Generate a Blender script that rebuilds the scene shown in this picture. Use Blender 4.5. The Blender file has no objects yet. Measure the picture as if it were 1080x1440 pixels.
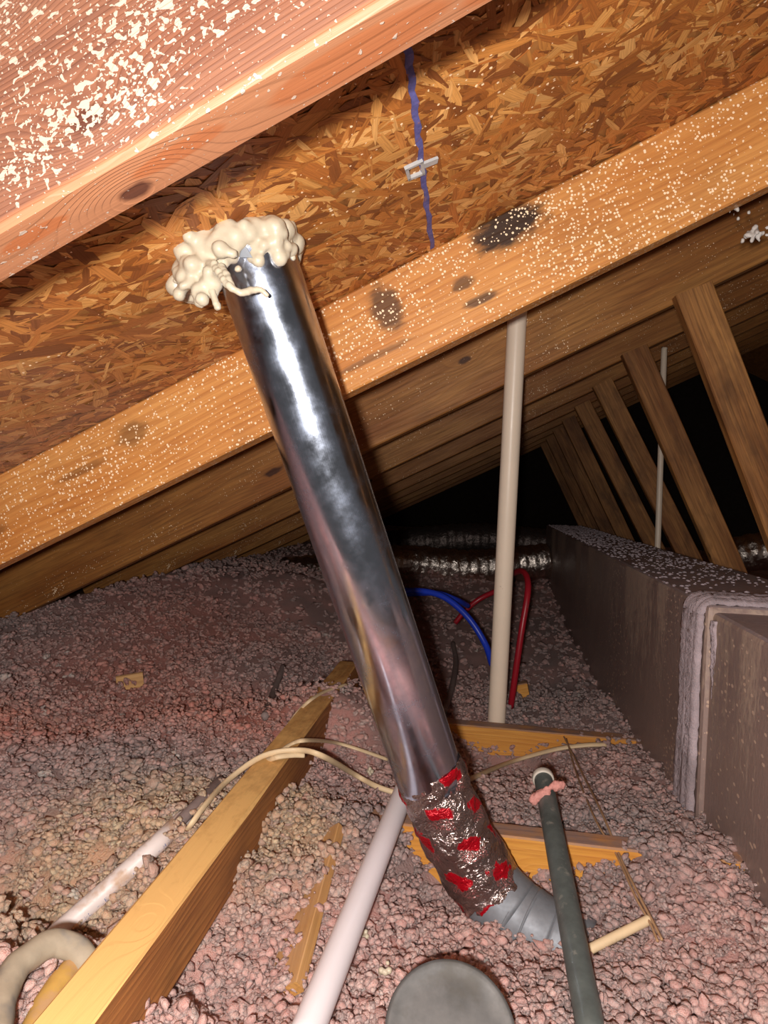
import bpy, bmesh, math, random
import numpy as np
from mathutils import Vector, Matrix, noise as mnoise
from mathutils.bvhtree import BVHTree
random.seed(7); rng = np.random.default_rng(7)
sc = bpy.context.scene; COL = sc.collection

# ------------------------------------------------------------------ camera, light, exposure
YAW, PITCH, ROLL, FPX = math.radians(9.188), math.radians(1.650), math.radians(-2.009), 952.4
cy_, sy_ = math.cos(YAW), math.sin(YAW)
FW = np.array([-sy_*math.cos(PITCH), cy_*math.cos(PITCH), -math.sin(PITCH)])
_r = np.array([cy_, sy_, 0.0]); _u = np.cross(_r, FW)
RT = _r*math.cos(ROLL) - _u*math.sin(ROLL); UP = np.cross(RT, FW)
cam_d = bpy.data.cameras.new('camera'); cam = bpy.data.objects.new('camera', cam_d); COL.objects.link(cam)
cam_d.sensor_fit = 'VERTICAL'; cam_d.sensor_height = 36.0; cam_d.lens = 36.0*FPX/1440.0
cam_d.clip_start = 0.02; cam_d.clip_end = 50
cam.matrix_world = Matrix(((RT[0], UP[0], -FW[0], 0), (RT[1], UP[1], -FW[1], 0), (RT[2], UP[2], -FW[2], 0), (0, 0, 0, 1)))
sc.camera = cam
w = bpy.data.worlds.new('attic_dark'); sc.world = w; w.use_nodes = True
w.node_tree.nodes['Background'].inputs['Color'].default_value = (1.0, .93, .86, 1)
w.node_tree.nodes['Background'].inputs['Strength'].default_value = 0.075
fl = bpy.data.lights.new('phone_flash', 'POINT'); fl.energy = 47.0; fl.color = (1.0, .945, .89); fl.shadow_soft_size = 0.012
flo = bpy.data.objects.new('phone_flash', fl); COL.objects.link(flo)
flo.location = Vector(RT*(-.032) - UP*.002 - FW*.06)
sc.view_settings.view_transform = 'Standard'; sc.view_settings.look = 'None'
sc.view_settings.exposure = 0.10; sc.view_settings.gamma = 1.0
sc.view_settings.use_curve_mapping = False

# ------------------------------------------------------------------ dimensions (camera at the origin, metres)
TH = math.radians(26.545); TT = math.tan(TH); CT = math.cos(TH); ST = math.sin(TH)
HB, DEP, SP = .24655, .1314, .61
TY = {1: .304}
for k in range(2, 12): TY[k] = .952 + (k-2)*SP
DECK0 = HB + DEP/CT                      # deck underside: z = DECK0 + TT*x

def ray(x, y): return (x-540)/FPX*RT - (y-720)/FPX*UP + FW
def atY(x, y, Y): d = ray(x, y); return d*Y/d[1]
def atZ(x, y, Z): d = ray(x, y); return d*Z/d[2]
def atX(x, y, X): d = ray(x, y); return d*X/d[0]
def atd(x, y, D): return ray(x, y)*D
def deckpt(x, y, off=0.0): d = ray(x, y); return d*(DECK0+off)/(d[2]-TT*d[0])

def lin(c): return tuple(((v/255)/12.92 if v/255 <= .04045 else ((v/255+.055)/1.055)**2.4) for v in c)
def L4(c): return (*lin(c), 1.0)

# ------------------------------------------------------------------ node helpers
class Mat:
    def __init__(s, name, rough=.7, metal=0.0, spec=.4):
        s.m = bpy.data.materials.new(name); s.m.use_nodes = True
        s.t = s.m.node_tree; s.N = s.t.nodes; s.b = s.N['Principled BSDF']
        s.b.inputs['Roughness'].default_value = rough; s.b.inputs['Metallic'].default_value = metal
        s.b.inputs['Specular IOR Level'].default_value = spec
        s._tc = None
    def set(s, sock, v):
        if isinstance(v, bpy.types.NodeSocket): s.t.links.new(v, sock)
        elif isinstance(v, (tuple, list)) and sock.type == 'RGBA' and len(v) == 3: sock.default_value = (*v, 1)
        else: sock.default_value = v
    def col(s, v): s.set(s.b.inputs['Base Color'], v); return s
    def rough(s, v): s.set(s.b.inputs['Roughness'], v); return s
    def obj(s):
        if not s._tc: s._tc = s.N.new('ShaderNodeTexCoord')
        return s._tc.outputs['Object']
    def uv(s):
        n = s.N.new('ShaderNodeUVMap'); return n.outputs[0]
    def attr(s, name, out='Color'):
        n = s.N.new('ShaderNodeAttribute'); n.attribute_name = name; return n.outputs[out]
    def rnd(s): return s.N.new('ShaderNodeObjectInfo').outputs['Random']
    def geo(s, o='Normal'): return s.N.new('ShaderNodeNewGeometry').outputs[o]
    def math(s, op, a, b=0.0, c=0.0, clamp=False):
        n = s.N.new('ShaderNodeMath'); n.operation = op; n.use_clamp = clamp
        for i, v in enumerate((a, b, c)): s.set(n.inputs[i], v)
        return n.outputs[0]
    def vmath(s, op, a, b=(0, 0, 0)):
        n = s.N.new('ShaderNodeVectorMath'); n.operation = op
        s.set(n.inputs[0], a)
        if op == 'SCALE': s.set(n.inputs['Scale'], b)
        else: s.set(n.inputs[1], b)
        return n.outputs['Value'] if op in ('LENGTH', 'DISTANCE', 'DOT_PRODUCT') else n.outputs[0]
    def sep(s, v): n = s.N.new('ShaderNodeSeparateXYZ'); s.set(n.inputs[0], v); return n.outputs
    def comb(s, x=0.0, y=0.0, z=0.0):
        n = s.N.new('ShaderNodeCombineXYZ')
        for i, v in enumerate((x, y, z)): s.set(n.inputs[i], v)
        return n.outputs[0]
    def noise(s, vec, scale, detail=2.0, rough=.5, dist=0.0, out='Fac'):
        n = s.N.new('ShaderNodeTexNoise'); s.set(n.inputs['Vector'], vec)
        s.set(n.inputs['Scale'], scale); n.inputs['Detail'].default_value = detail
        n.inputs['Roughness'].default_value = rough; n.inputs['Distortion'].default_value = dist
        return n.outputs[out]
    def vor(s, vec, scale, feature='F1', rand=1.0):
        n = s.N.new('ShaderNodeTexVoronoi'); n.feature = feature; s.set(n.inputs['Vector'], vec)
        s.set(n.inputs['Scale'], scale); n.inputs['Randomness'].default_value = rand; return n.outputs
    def rng(s, v, a, b, c=0.0, d=1.0, smooth=False):
        n = s.N.new('ShaderNodeMapRange'); n.clamp = True
        if smooth: n.interpolation_type = 'SMOOTHSTEP'
        for i, q in enumerate((v, a, b, c, d)): s.set(n.inputs[i], q)
        return n.outputs[0]
    def mix(s, f, a, b, mode='MIX'):
        n = s.N.new('ShaderNodeMix'); n.data_type = 'RGBA'; n.blend_type = mode
        s.set(n.inputs[0], f); s.set(n.inputs[6], a); s.set(n.inputs[7], b); return n.outputs[2]
    def ramp(s, f, stops):
        n = s.N.new('ShaderNodeValToRGB'); e = n.color_ramp.elements
        while len(e) < len(stops): e.new(.5)
        for el, (p, c) in zip(e, stops): el.position = p; el.color = (*c, 1) if len(c) == 3 else c
        s.set(n.inputs[0], f); return n.outputs[0]
    def bump(s, h, strength=.4, dist=.003):
        n = s.N.new('ShaderNodeBump'); n.inputs['Strength'].default_value = strength
        n.inputs['Distance'].default_value = dist; s.set(n.inputs['Height'], h)
        s.t.links.new(n.outputs[0], s.b.inputs['Normal']); return n

def wood(name, light, mid, dark, freq=130.0, knots=(), rand=True, warp=.022, ky=.55, dots=0.0, flecks=False, stains=(), dust=None, rough=.62, lens=None, warmdirt=0.0, ringamt=.5):
    """lumber in local coordinates: x along the grain, y through the thickness, z across the face"""
    M = Mat(name, rough)
    p = M.obj(); base = p
    if rand: p = M.vmath('ADD', p, M.vmath('SCALE', (7.3, 1.9, 3.1), M.rnd()))
    x, y, z = M.sep(p)[:3]; bx, by, bz = M.sep(base)[:3]
    n1 = M.noise(M.vmath('MULTIPLY', p, (1.7, 7, 7)), 1.0, 2.0, .5)
    n2 = M.noise(M.vmath('MULTIPLY', p, (7, 22, 22)), 1.0, 2.0, .5)
    f = M.math('ADD', z, M.math('MULTIPLY', y, ky))
    f = M.math('ADD', f, M.math('MULTIPLY', M.math('SUBTRACT', n1, .5), warp*4))
    f = M.math('ADD', f, M.math('MULTIPLY', M.math('SUBTRACT', n2, .5), warp*.3))
    kd = None
    for (kx, ky_, kz, a, b) in knots:
        d2 = M.math('ADD', M.math('POWER', M.math('DIVIDE', M.math('SUBTRACT', bx, kx), a), 2.0), M.math('POWER', M.math('DIVIDE', M.math('ADD', M.math('SUBTRACT', bz, kz), M.math('SUBTRACT', by, ky_)), b), 2.0))
        g = M.math('EXPONENT', M.math('MULTIPLY', d2, -.35))
        f = M.math('ADD', f, M.math('MULTIPLY', g, b*2.2))
        core = M.math('EXPONENT', M.math('MULTIPLY', d2, -2.2))
        kd = core if kd is None else M.math('MAXIMUM', kd, core)
    saw = M.math('FRACT', M.math('MULTIPLY', f, freq))
    ring = M.math('MULTIPLY', M.math('POWER', saw, 1.6), M.rng(saw, .86, 1.0, 1.0, 0.0))
    big = M.noise(M.vmath('MULTIPLY', p, (2.5, 14, 14)), 1.0, 3.0, .6)
    fib = M.noise(M.vmath('MULTIPLY', p, (8, 260, 260)), 1.0, 4.0, .65)
    c = M.mix(M.rng(big, .35, .68), light, mid)
    c = M.mix(M.math('MULTIPLY', M.math('MULTIPLY', ring, M.rng(M.noise(M.vmath('MULTIPLY', p, (4, 40, 40)), 1.0, 2.0), .3, .7, .25, 1.0)), ringamt), c, dark)
    c = M.mix(M.rng(fib, .42, .72, 0, .6), c, dark)
    if warmdirt:
        dn = M.noise(M.vmath('MULTIPLY', p, (5, 9, 9)), 1.0, 4.0, .65)
        c = M.mix(M.rng(dn, .5, .72, 0, warmdirt), c, lin((70, 42, 22)))
    if lens:
        c = M.mix(M.rng(bz, .002, .006, .55, 0), c, lin((154, 102, 68)))
        for (lx, ly, la, lb) in lens:   # orange heartwood flames on the narrow edge
            d2 = M.math('ADD', M.math('POWER', M.math('DIVIDE', M.math('SUBTRACT', bx, lx), la), 2.0), M.math('POWER', M.math('DIVIDE', M.math('SUBTRACT', by, ly), lb), 2.0))
            d2 = M.math('ADD', d2, M.math('MULTIPLY', M.math('SUBTRACT', n2, .5), .9))
            c = M.mix(M.math('MULTIPLY', M.rng(d2, .75, 1.05, 1, 0), M.math('MULTIPLY', M.rng(bz, .010, .022, .62, 0), M.rng(n1, .3, .6, .55, 1))), c, lin((128, 62, 20)))
    if kd is not None:
        kn = M.noise(M.vmath('MULTIPLY', p, (60, 60, 60)), 1.0, 3.0, .6)
        c = M.mix(M.math('MULTIPLY', M.rng(M.math('ADD', kd, M.math('MULTIPLY', M.math('SUBTRACT', kn, .5), .5)), .45, .75), .88), c, lin((54, 22, 12)))
    for (sx, sz, ra, rb, amt) in stains:
        d2 = M.math('SQRT', M.math('ADD', M.math('POWER', M.math('DIVIDE', M.math('SUBTRACT', bx, sx), ra), 2.0), M.math('POWER', M.math('DIVIDE', M.math('SUBTRACT', bz, sz), rb), 2.0)))
        sn = M.noise(M.vmath('MULTIPLY', base, (30, 90, 90)), 1.0, 4.0, .65)
        d2 = M.math('ADD', d2, M.math('MULTIPLY', M.math('SUBTRACT', sn, .5), 1.1))
        c = M.mix(M.math('MULTIPLY', M.rng(d2, .55, 1.1, 1, 0, True), amt), c, lin((34, 26, 26)))
    hgt = M.math('ADD', M.math('MULTIPLY', ring, .35), M.math('MULTIPLY', fib, .5))
    ro = M.rng(fib, .3, .8, rough-.12, rough+.12)
    if flecks:
        w1 = M.noise(M.vmath('MULTIPLY', base, (210, 230, 230)), 1.0, 1.6, .5, .3)
        w2 = M.noise(M.vmath('MULTIPLY', base, (480, 520, 520)), 1.0, 1.0, .5)
        lo = M.noise(M.vmath('MULTIPLY', base, (11, 22, 22)), 1.0, 2.0, .5)
        reg = M.math('ADD', M.rng(bz, .0, .025, -.06, 0.035), M.math('MULTIPLY', M.math('SUBTRACT', lo, .5), .30))
        m1 = M.rng(M.math('ADD', w1, reg), .612, .632)
        m2 = M.rng(M.math('ADD', w2, reg), .655, .672)
        m = M.math('MAXIMUM', m1, m2)
        c = M.mix(M.math('MULTIPLY', m, .9), c, lin((146, 132, 120)))
        hgt = M.math('ADD', hgt, M.math('MULTIPLY', m, 1.2))
    if dots:
        v = M.vor(M.vmath('MULTIPLY', base, (1, 1, 1)), 240.0)
        cell = M.sep(v['Color'])[0]
        reg = M.noise(M.vmath('MULTIPLY', base, (5, 16, 16)), 1.0, 3.0, .6)
        rad = M.math('MULTIPLY', M.rng(M.math('ADD', M.math('MULTIPLY', cell, .6), reg), .93-dots, 1.30-dots), .40)
        m = M.math('MULTIPLY', M.math('LESS_THAN', v['Distance'], rad), M.math('GREATER_THAN', rad, .02))
        c = M.mix(m, c, lin((255, 226, 190)))  # dewdrops, their white sparkle put into the colour
        hgt = M.math('ADD', hgt, M.math('MULTIPLY', m, 2.0)); ro = M.mix(m, M.comb(ro, ro, ro), (.12, .12, .12))
    if dust:
        nz = M.sep(M.geo())[2]
        dn = M.noise(M.vmath('MULTIPLY', base, (25, 40, 40)), 1.0, 4.0, .65)
        m = M.math('MULTIPLY', M.rng(nz, .3, .8), M.rng(M.math('ADD', M.math('ADD', M.math('MULTIPLY', bx, dust[0]), dust[1]), M.math('MULTIPLY', dn, .7)), .45, .85))
        c = M.mix(m, c, lin(dust[2]))
    M.col(c); M.rough(ro); M.bump(hgt, .5, .0012)
    return M.m

def plain(name, c, rough=.6, metal=0.0, var=.25, scale=30, dirt=None, bump=.15, dist=.001, spec=.4):
    M = Mat(name, rough, metal, spec)
    n = M.noise(M.obj(), scale, 4.0, .6)
    col = M.mix(M.rng(n, .3, .75), lin(c), tuple(v*(1-var) for v in lin(c)))
    if dirt:
        d = M.noise(M.obj(), dirt[1], 4.0, .65)
        col = M.mix(M.rng(d, dirt[2], dirt[2]+.14, 0, dirt[3]), col, lin(dirt[0]))
    M.col(col); M.rough(M.rng(n, .2, .8, max(rough-.1, .05), rough+.1)); M.bump(n, bump, dist)
    return M.m

# ------------------------------------------------------------------ mesh helpers
def tagit(o, label=None, cat=None, group=None, kind=None):
    if label: o['label'] = label
    if cat: o['category'] = cat
    if group: o['group'] = group
    if kind: o['kind'] = kind
    return o

def link(o, parent=None):
    COL.objects.link(o)
    if parent is not None:
        o.parent = parent; o.matrix_parent_inverse = Matrix.Translation(-Vector(parent.location))
    return o

def empty(name, loc, label, cat, group=None):
    o = bpy.data.objects.new(name, None); o.empty_display_size = .05; o.location = Vector(loc); COL.objects.link(o)
    return tagit(o, label, cat, group)

def build(name, V, Fc, mat, parent=None, origin=None, smooth=True, uvs=None, cols=None):
    V = np.asarray(V, float); o0 = V.mean(0) if origin is None else np.asarray(origin, float)
    me = bpy.data.meshes.new(name); me.from_pydata((V-o0).tolist(), [], [tuple(map(int, f)) for f in Fc]); me.update()
    if smooth: me.polygons.foreach_set('use_smooth', [True]*len(me.polygons))
    if mat: me.materials.append(mat)
    if uvs is not None:
        l = me.uv_layers.new(name='UVMap'); vi = np.zeros(len(me.loops), int); me.loops.foreach_get('vertex_index', vi)
        l.data.foreach_set('uv', np.asarray(uvs, float)[vi].ravel())
    if cols is not None:
        a = me.color_attributes.new('tint', 'FLOAT_COLOR', 'POINT'); a.data.foreach_set('color', np.asarray(cols, np.float32).ravel())
    o = bpy.data.objects.new(name, me); o.location = Vector(o0)
    return link(o, parent)

def lumber(name, p0, p1, up, thick, high, mat, parent=None, ch=.0025, wob=.0):
    """stick from p0 to p1 (its lower near long edge); z local = height, y local = thickness (away)"""
    p0 = Vector(p0); p1 = Vector(p1); X = (p1-p0); L = X.length; X.normalize()
    Z = Vector(up); Z = (Z - X*Z.dot(X)).normalized(); Y = Z.cross(X)
    n = max(2, int(L/.12)); sec = [(ch, 0), (thick-ch, 0), (thick, ch), (thick, high-ch), (thick-ch, high), (ch, high), (0, high-ch), (0, ch)]
    V = []; Fc = []
    for i in range(n+1):
        for (a, b) in sec:
            V.append((L*i/n, a + random.uniform(-wob, wob), b + random.uniform(-wob, wob)))
    for i in range(n):
        for j in range(8):
            q = (j+1) % 8; Fc.append((i*8+j, (i+1)*8+j, (i+1)*8+q, i*8+q))
    Fc.append(tuple(range(8))); Fc.append(tuple(n*8+j for j in reversed(range(8))))
    me = bpy.data.meshes.new(name); me.from_pydata(V, [], Fc)
    bm = bmesh.new(); bm.from_mesh(me); bmesh.ops.recalc_face_normals(bm, faces=bm.faces); bm.to_mesh(me); bm.free()
    me.materials.append(mat)
    o = bpy.data.objects.new(name, me)
    m = Matrix((X, Y, Z)).transposed().to_4x4(); m.translation = p0
    COL.objects.link(o)
    if parent is not None:
        o.parent = parent; o.matrix_parent_inverse = Matrix.Translation(-Vector(parent.location))
    o.matrix_basis = m
    return o

def spline(pts, n):
    P = np.asarray(pts, float)
    if len(P) == 2: t = np.linspace(0, 1, n)[:, None]; return P[0]*(1-t)+P[1]*t
    P = np.vstack([2*P[0]-P[1], P, 2*P[-1]-P[-2]]); out = []
    seg = len(P)-3; ts = np.linspace(0, seg, n)
    for t in ts:
        i = min(int(t), seg-1); u = t-i; a, b, c, d = P[i:i+4]
        out.append(.5*((2*b)+(-a+c)*u+(2*a-5*b+4*c-d)*u*u+(-a+3*b-3*c+d)*u**3))
    return np.array(out)

def tube_vf(path, rad, seg=16, flat=1.0, disp=None, caps=True, thick=0.0):
    path = np.asarray(path, float); n = len(path)
    rad = np.full(n, rad) if np.isscalar(rad) else np.asarray(rad, float)
    T = np.gradient(path, axis=0); T /= np.linalg.norm(T, axis=1)[:, None]
    ref = np.array([0, 0, 1.0]) if abs(T[0][2]) < .9 else np.array([0, -1.0, 0])
    A = np.cross(T[0], ref); A /= np.linalg.norm(A); V = []; UV = []
    s = np.concatenate([[0], np.cumsum(np.linalg.norm(np.diff(path, axis=0), axis=1))])
    for i in range(n):
        A = A - T[i]*(A@T[i]); A /= np.linalg.norm(A); B = np.cross(T[i], A)
        for j in range(seg):
            a = 2*math.pi*j/seg; r = rad[i] + (disp(s[i], a) if disp else 0)
            V.append(path[i] + r*(math.cos(a)*A + flat*math.sin(a)*B)); UV.append((s[i], a))
    Fc = [(i*seg+j, i*seg+(j+1) % seg, (i+1)*seg+(j+1) % seg, (i+1)*seg+j) for i in range(n-1) for j in range(seg)]
    if thick:
        m = len(V)
        for i in range(n):
            c = path[i]
            for j in range(seg): q = V[i*seg+j]; V.append(c+(q-c)*(1-thick/rad[i])); UV.append(UV[i*seg+j])
        Fc += [(m+i*seg+j, m+(i+1)*seg+j, m+(i+1)*seg+(j+1) % seg, m+i*seg+(j+1) % seg) for i in range(n-1) for j in range(seg)]
        e = (n-1)*seg
        for j in range(seg):
            q = (j+1) % seg
            Fc += [(m+j, m+q, q, j), (e+j, e+q, m+e+q, m+e+j)]
    elif caps:
        Fc.append(tuple(reversed(range(seg)))); Fc.append(tuple((n-1)*seg+j for j in range(seg)))
    return np.array(V), Fc, np.array(UV)

def tube(name, pts, rad, mat, parent=None, n=24, seg=12, **k):
    path = spline(pts, n)
    if not np.isscalar(rad): rad = np.interp(np.linspace(0, 1, n), np.linspace(0, 1, len(rad)), rad)
    V, Fc, UV = tube_vf(path, rad, seg, **k)
    return build(name, V, Fc, mat, parent, uvs=UV)

def ico(sub):
    bm = bmesh.new(); bmesh.ops.create_icosphere(bm, subdivisions=sub, radius=1.0)
    V = np.array([v.co[:] for v in bm.verts]); Fc = np.array([[v.index for v in f.verts] for f in bm.faces]); bm.free(); return V, Fc

def lumps(name, blobs, mat, parent=None, voxel=.003, rough=.0015, scale=60.0):
    """union of many balls (centre, radius, squash matrix or None) remeshed into one soft skin"""
    V0, F0 = ico(2); VV = []; FF = []; off = 0
    for (c, r) in blobs:
        VV.append(V0*r + np.asarray(c)); FF.append(F0+off); off += len(V0)
    VV = np.vstack(VV); FF = np.vstack(FF); o0 = VV.mean(0)
    me = bpy.data.meshes.new('tmp'); me.from_pydata((VV-o0).tolist(), [], FF.tolist())
    t = bpy.data.objects.new('tmp', me); COL.objects.link(t)
    md = t.modifiers.new('r', 'REMESH'); md.mode = 'VOXEL'; md.voxel_size = voxel; md.use_smooth_shade = True
    ms = t.modifiers.new('s', 'SMOOTH'); ms.iterations = 3; ms.factor = .5
    dg = bpy.context.evaluated_depsgraph_get(); ev = bpy.data.meshes.new_from_object(t.evaluated_get(dg))
    bpy.data.objects.remove(t); bpy.data.meshes.remove(me)
    for v in ev.vertices: v.co += v.normal*(mnoise.noise(v.co*scale)*rough)
    ev.polygons.foreach_set('use_smooth', [True]*len(ev.polygons)); ev.materials.clear(); ev.materials.append(mat); ev.name = name
    o = bpy.data.objects.new(name, ev); o.location = Vector(o0); return link(o, parent)

# ------------------------------------------------------------------ materials
PINE_ = [lin((214, 160, 92)), lin((190, 128, 64)), lin((132, 78, 36))]
m_raft_mid = wood('pine_wet_rafter', lin((222, 160, 92)), lin((204, 134, 68)), lin((160, 92, 42)), 85, rand=False, dots=.30, warp=.02, rough=.5,
    ringamt=.75, stains=[(1.60, .108, .062, .030, .95), (1.405, .085, .026, .040, .75), (1.515, .066, .020, .010, .7), (1.53, .035, .03, .008, .75), (1.36, .03, .07, .006, .5), (.98, .09, .03, .02, .45), (.88, .075, .05, .008, .4), (.70, .05, .03, .01, .4)], warmdirt=.25)
m_raft_near = wood('pine_splashed_rafter', lin((112, 78, 60)), lin((98, 62, 46)), lin((54, 26, 20)), 330, rand=False, flecks=True, warp=.012, ky=.35, rough=.6, ringamt=.8,
    knots=[(1.155, .0, .115, .022, .018), (1.185, .026, .0, .020, .012)], lens=[(1.315, .02, .05, .013), (1.215, .016, .03, .007), (1.42, .028, .05, .009), (1.13, .016, .022, .006)])
m_raft_far = wood('pine_rafter', lin((184, 128, 66)), lin((150, 92, 42)), lin((92, 52, 24)), 75, warp=.03, dots=.02, knots=[(.98, 0, .05, .05, .016), (1.5, 0, .09, .03, .014)], warmdirt=.35)
m_web = wood('pine_web_weathered', lin((196, 138, 78)), lin((140, 86, 42)), lin((74, 42, 22)), 60, warp=.03, warmdirt=.75, knots=[(.2, 0, .045, .02, .012), (.48, 0, .03, .02, .012)])
m_joist = wood('pine_ceiling_joist', lin((226, 164, 76)), lin((206, 138, 56)), lin((168, 100, 38)), 105, rand=False, warp=.012, knots=[(1.545, .0, .030, .012, .014)], dust=(0, .42, (150, 122, 112)))
m_joist_far = wood('pine_ceiling_joist_far', lin((226, 164, 76)), lin((206, 138, 56)), lin((168, 100, 38)), 105, warp=.012, dust=(0, .42, (150, 122, 112)))
m_beam = wood('pine_floor_beam', lin((186, 126, 66)), lin((160, 100, 50)), lin((104, 60, 28)), 110, rand=False, warp=.02, knots=[(.15, .02, .07, .02, .012)], dust=(-.35, .62, (234, 186, 116)), warmdirt=.35, rough=.8, ringamt=.8)
m_plank = wood('dusty_board', lin((206, 158, 92)), lin((186, 134, 72)), lin((140, 92, 48)), 90, rand=False, dust=(0, .3, (188, 150, 112)))

def osb_mat(name):
    M = Mat(name, .6)
    tint = M.attr('tint'); uv = M.uv(); p = M.obj()
    g = M.noise(M.vmath('MULTIPLY', uv, (22, 620, 1)), 1.0, 3.0, .6)
    c = M.mix(M.rng(g, .42, .75, 0, .55), tint, lin((96, 54, 22)))
    v = M.vor(p, 150.0); cell = M.sep(v['Color'])[0]
    rad = M.rng(M.math('ADD', M.math('MULTIPLY', cell, .6), M.noise(p, 7.0, 3.0)), .92, 1.25, 0, .30)
    m = M.math('MULTIPLY', M.math('LESS_THAN', v['Distance'], rad), M.math('GREATER_THAN', rad, .02))
    c = M.mix(m, c, lin((255, 224, 184)))
    M.col(c); M.bump(M.math('ADD', g, M.math('MULTIPLY', m, 2.0)), .5, .0008)
    M.rough(M.rng(g, .2, .8, .42, .68)); return M.m
m_osb = osb_mat('oriented_strands')
M = Mat('strand_board_core', .7); p_ = M.obj()
c1 = M.noise(M.vmath('MULTIPLY', p_, (60, 14, 30)), 1.0, 4.0, .6); c2 = M.noise(M.vmath('MULTIPLY', p_, (14, 60, 30)), 1.0, 4.0, .6)
M.col(M.mix(M.rng(c1, .35, .7), lin((168, 112, 56)), M.mix(M.rng(c2, .4, .65), lin((138, 84, 38)), lin((98, 58, 26))))); M.bump(c1, .5, .002); m_core = M.m

def duct_mat():
    M = Mat('bright_galvanised_pipe', .2, 1.0); uv = M.uv(); p = M.obj()
    s1 = M.noise(M.vmath('MULTIPLY', uv, (3, 90, 1)), 1.0, 3.0, .6)
    s2 = M.noise(p, 30.0, 5.0, .65); s3 = M.noise(M.vmath('MULTIPLY', uv, (160, 3, 1)), 1.0, 3.0, .6)
    M.col(M.mix(M.rng(s2, .4, .8), lin((204, 212, 230)), lin((166, 176, 200))))
    r = M.math('ADD', M.rng(s2, .35, .75, .13, .34), M.math('MULTIPLY', M.math('SUBTRACT', s1, .5), .10))
    M.rough(r); M.bump(M.math('ADD', M.math('MULTIPLY', s1, .3), M.math('MULTIPLY', s3, .25)), .06, .0006)
    M.b.inputs['Anisotropic'].default_value = .35; return M.m
m_duct = duct_mat()
def foiltape_mat():
    M = Mat('printed_foil_tape', .19, .95); uv = M.uv(); p = M.obj()
    u, v = M.sep(uv)[:2]
    # red print: oval emblem with lines of text under it, repeated along the wound tape
    v2 = M.math('DIVIDE', v, 2*math.pi); s = M.math('ADD', M.math('MULTIPLY', u, 20.0), M.math('MULTIPLY', v2, 2.0))
    row = M.math('FLOOR', s); fs = M.math('SUBTRACT', M.math('FRACT', s), .5)
    fc = M.math('SUBTRACT', M.math('FRACT', M.math('ADD', M.math('MULTIPLY', v2, 5.0), M.math('MULTIPLY', row, .37))), .5)
    wn = M.noise(p, 90.0, 3.0, .6)
    d = M.math('SQRT', M.math('ADD', M.math('POWER', M.math('MULTIPLY', M.math('ADD', fs, .12), 3.9), 2.0), M.math('POWER', M.math('MULTIPLY', fc, 2.9), 2.0)))
    d = M.math('ADD', d, M.math('MULTIPLY', M.math('SUBTRACT', wn, .5), 1.7))
    oval = M.rng(d, .78, .9, 1, 0)
    txt = M.noise(M.vmath('MULTIPLY', uv, (380, 22, 1)), 1.0, 1.0)
    band = M.math('MULTIPLY', M.math('MULTIPLY', M.math('GREATER_THAN', fs, .06), M.math('LESS_THAN', fs, .34)), M.math('LESS_THAN', M.math('ABSOLUTE', fc), .28))
    pr = M.math('MAXIMUM', oval, M.math('MULTIPLY', band, M.rng(txt, .5, .56, 0, .55)))
    M.col(M.mix(pr, lin((176, 158, 154)), lin((176, 8, 28))))
    M.set(M.b.inputs['Metallic'], M.rng(pr, 0, 1, .95, .35))
    w1 = M.noise(p, 45.0, 4.0, .6, 1.2); w2 = M.vor(p, 60.0, 'DISTANCE_TO_EDGE')['Distance']
    w3 = M.noise(p, 130.0, 3.0, .6, 2.0)
    M.bump(M.math('ADD', M.math('MULTIPLY', M.math('ABSOLUTE', M.math('SUBTRACT', w1, .5)), 1.6), M.math('MULTIPLY', w3, .25)), .8, .006)
    return M.m
m_tape = foiltape_mat()
m_gore = plain('dull_galvanised_elbow', (136, 140, 147), .58, .4, .3, 60, bump=.1)
m_foam = plain('cured_spray_foam', (196, 184, 162), .38, 0, .15, 45, bump=.25, dist=.002)
m_foam.node_tree.nodes['Principled BSDF'].inputs['Subsurface Weight'].default_value = .15
m_foam.node_tree.nodes['Principled BSDF'].inputs['Subsurface Radius'].default_value = (.006, .005, .003)
m_cream = plain('aged_cream_pvc', (248, 228, 206), .38, 0, .06, 12, dirt=((120, 92, 78), 55, .70, .8))
m_white = plain('white_pvc', (228, 220, 224), .35, 0, .06, 12)
m_print = plain('blue_print', (120, 128, 170), .5, 0, .2, 60)
m_whitedusty = plain('dusty_white_pvc', (216, 204, 200), .45, 0, .1, 30, dirt=((176, 140, 108), 26, .50, .8))
m_conduit = plain('grey_green_conduit', (104, 112, 110), .45, .3, .45, 40, dirt=((168, 164, 154), 60, .60, .55))
m_lid = plain('dull_zinc_lid', (112, 112, 112), .55, .5, .45, 40, dirt=((86, 84, 80), 24, .5, .7))
m_cable = plain('cream_cable_jacket', (222, 196, 158), .5, 0, .15, 30, dirt=((160, 128, 104), 40, .6, .5))
m_cabledusty = plain('dusty_grey_cable', (146, 128, 124), .7, 0, .3, 40)
m_string = plain('brown_twine', (176, 138, 104), .7, 0, .3, 50)
m_blue = plain('blue_water_tube', (34, 62, 190), .35, 0, .2, 20)
m_red = plain('red_water_tube', (156, 26, 40), .35, 0, .2, 20, dirt=((120, 84, 80), 30, .6, .6))
m_hose = plain('dusty_grey_hose', (166, 152, 132), .8, 0, .3, 40, dirt=((100, 102, 106), 16, .52, .8), bump=.5)
m_yellow = plain('dusty_yellow_hose', (194, 152, 78), .75, 0, .3, 30, dirt=((176, 138, 110), 30, .5, .6), bump=.5)
m_clip = plain('clear_plastic_clip', (196, 196, 196), .2, 0, .1, 40); m_clip.node_tree.nodes['Principled BSDF'].inputs['Transmission Weight'].default_value = .25
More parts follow.
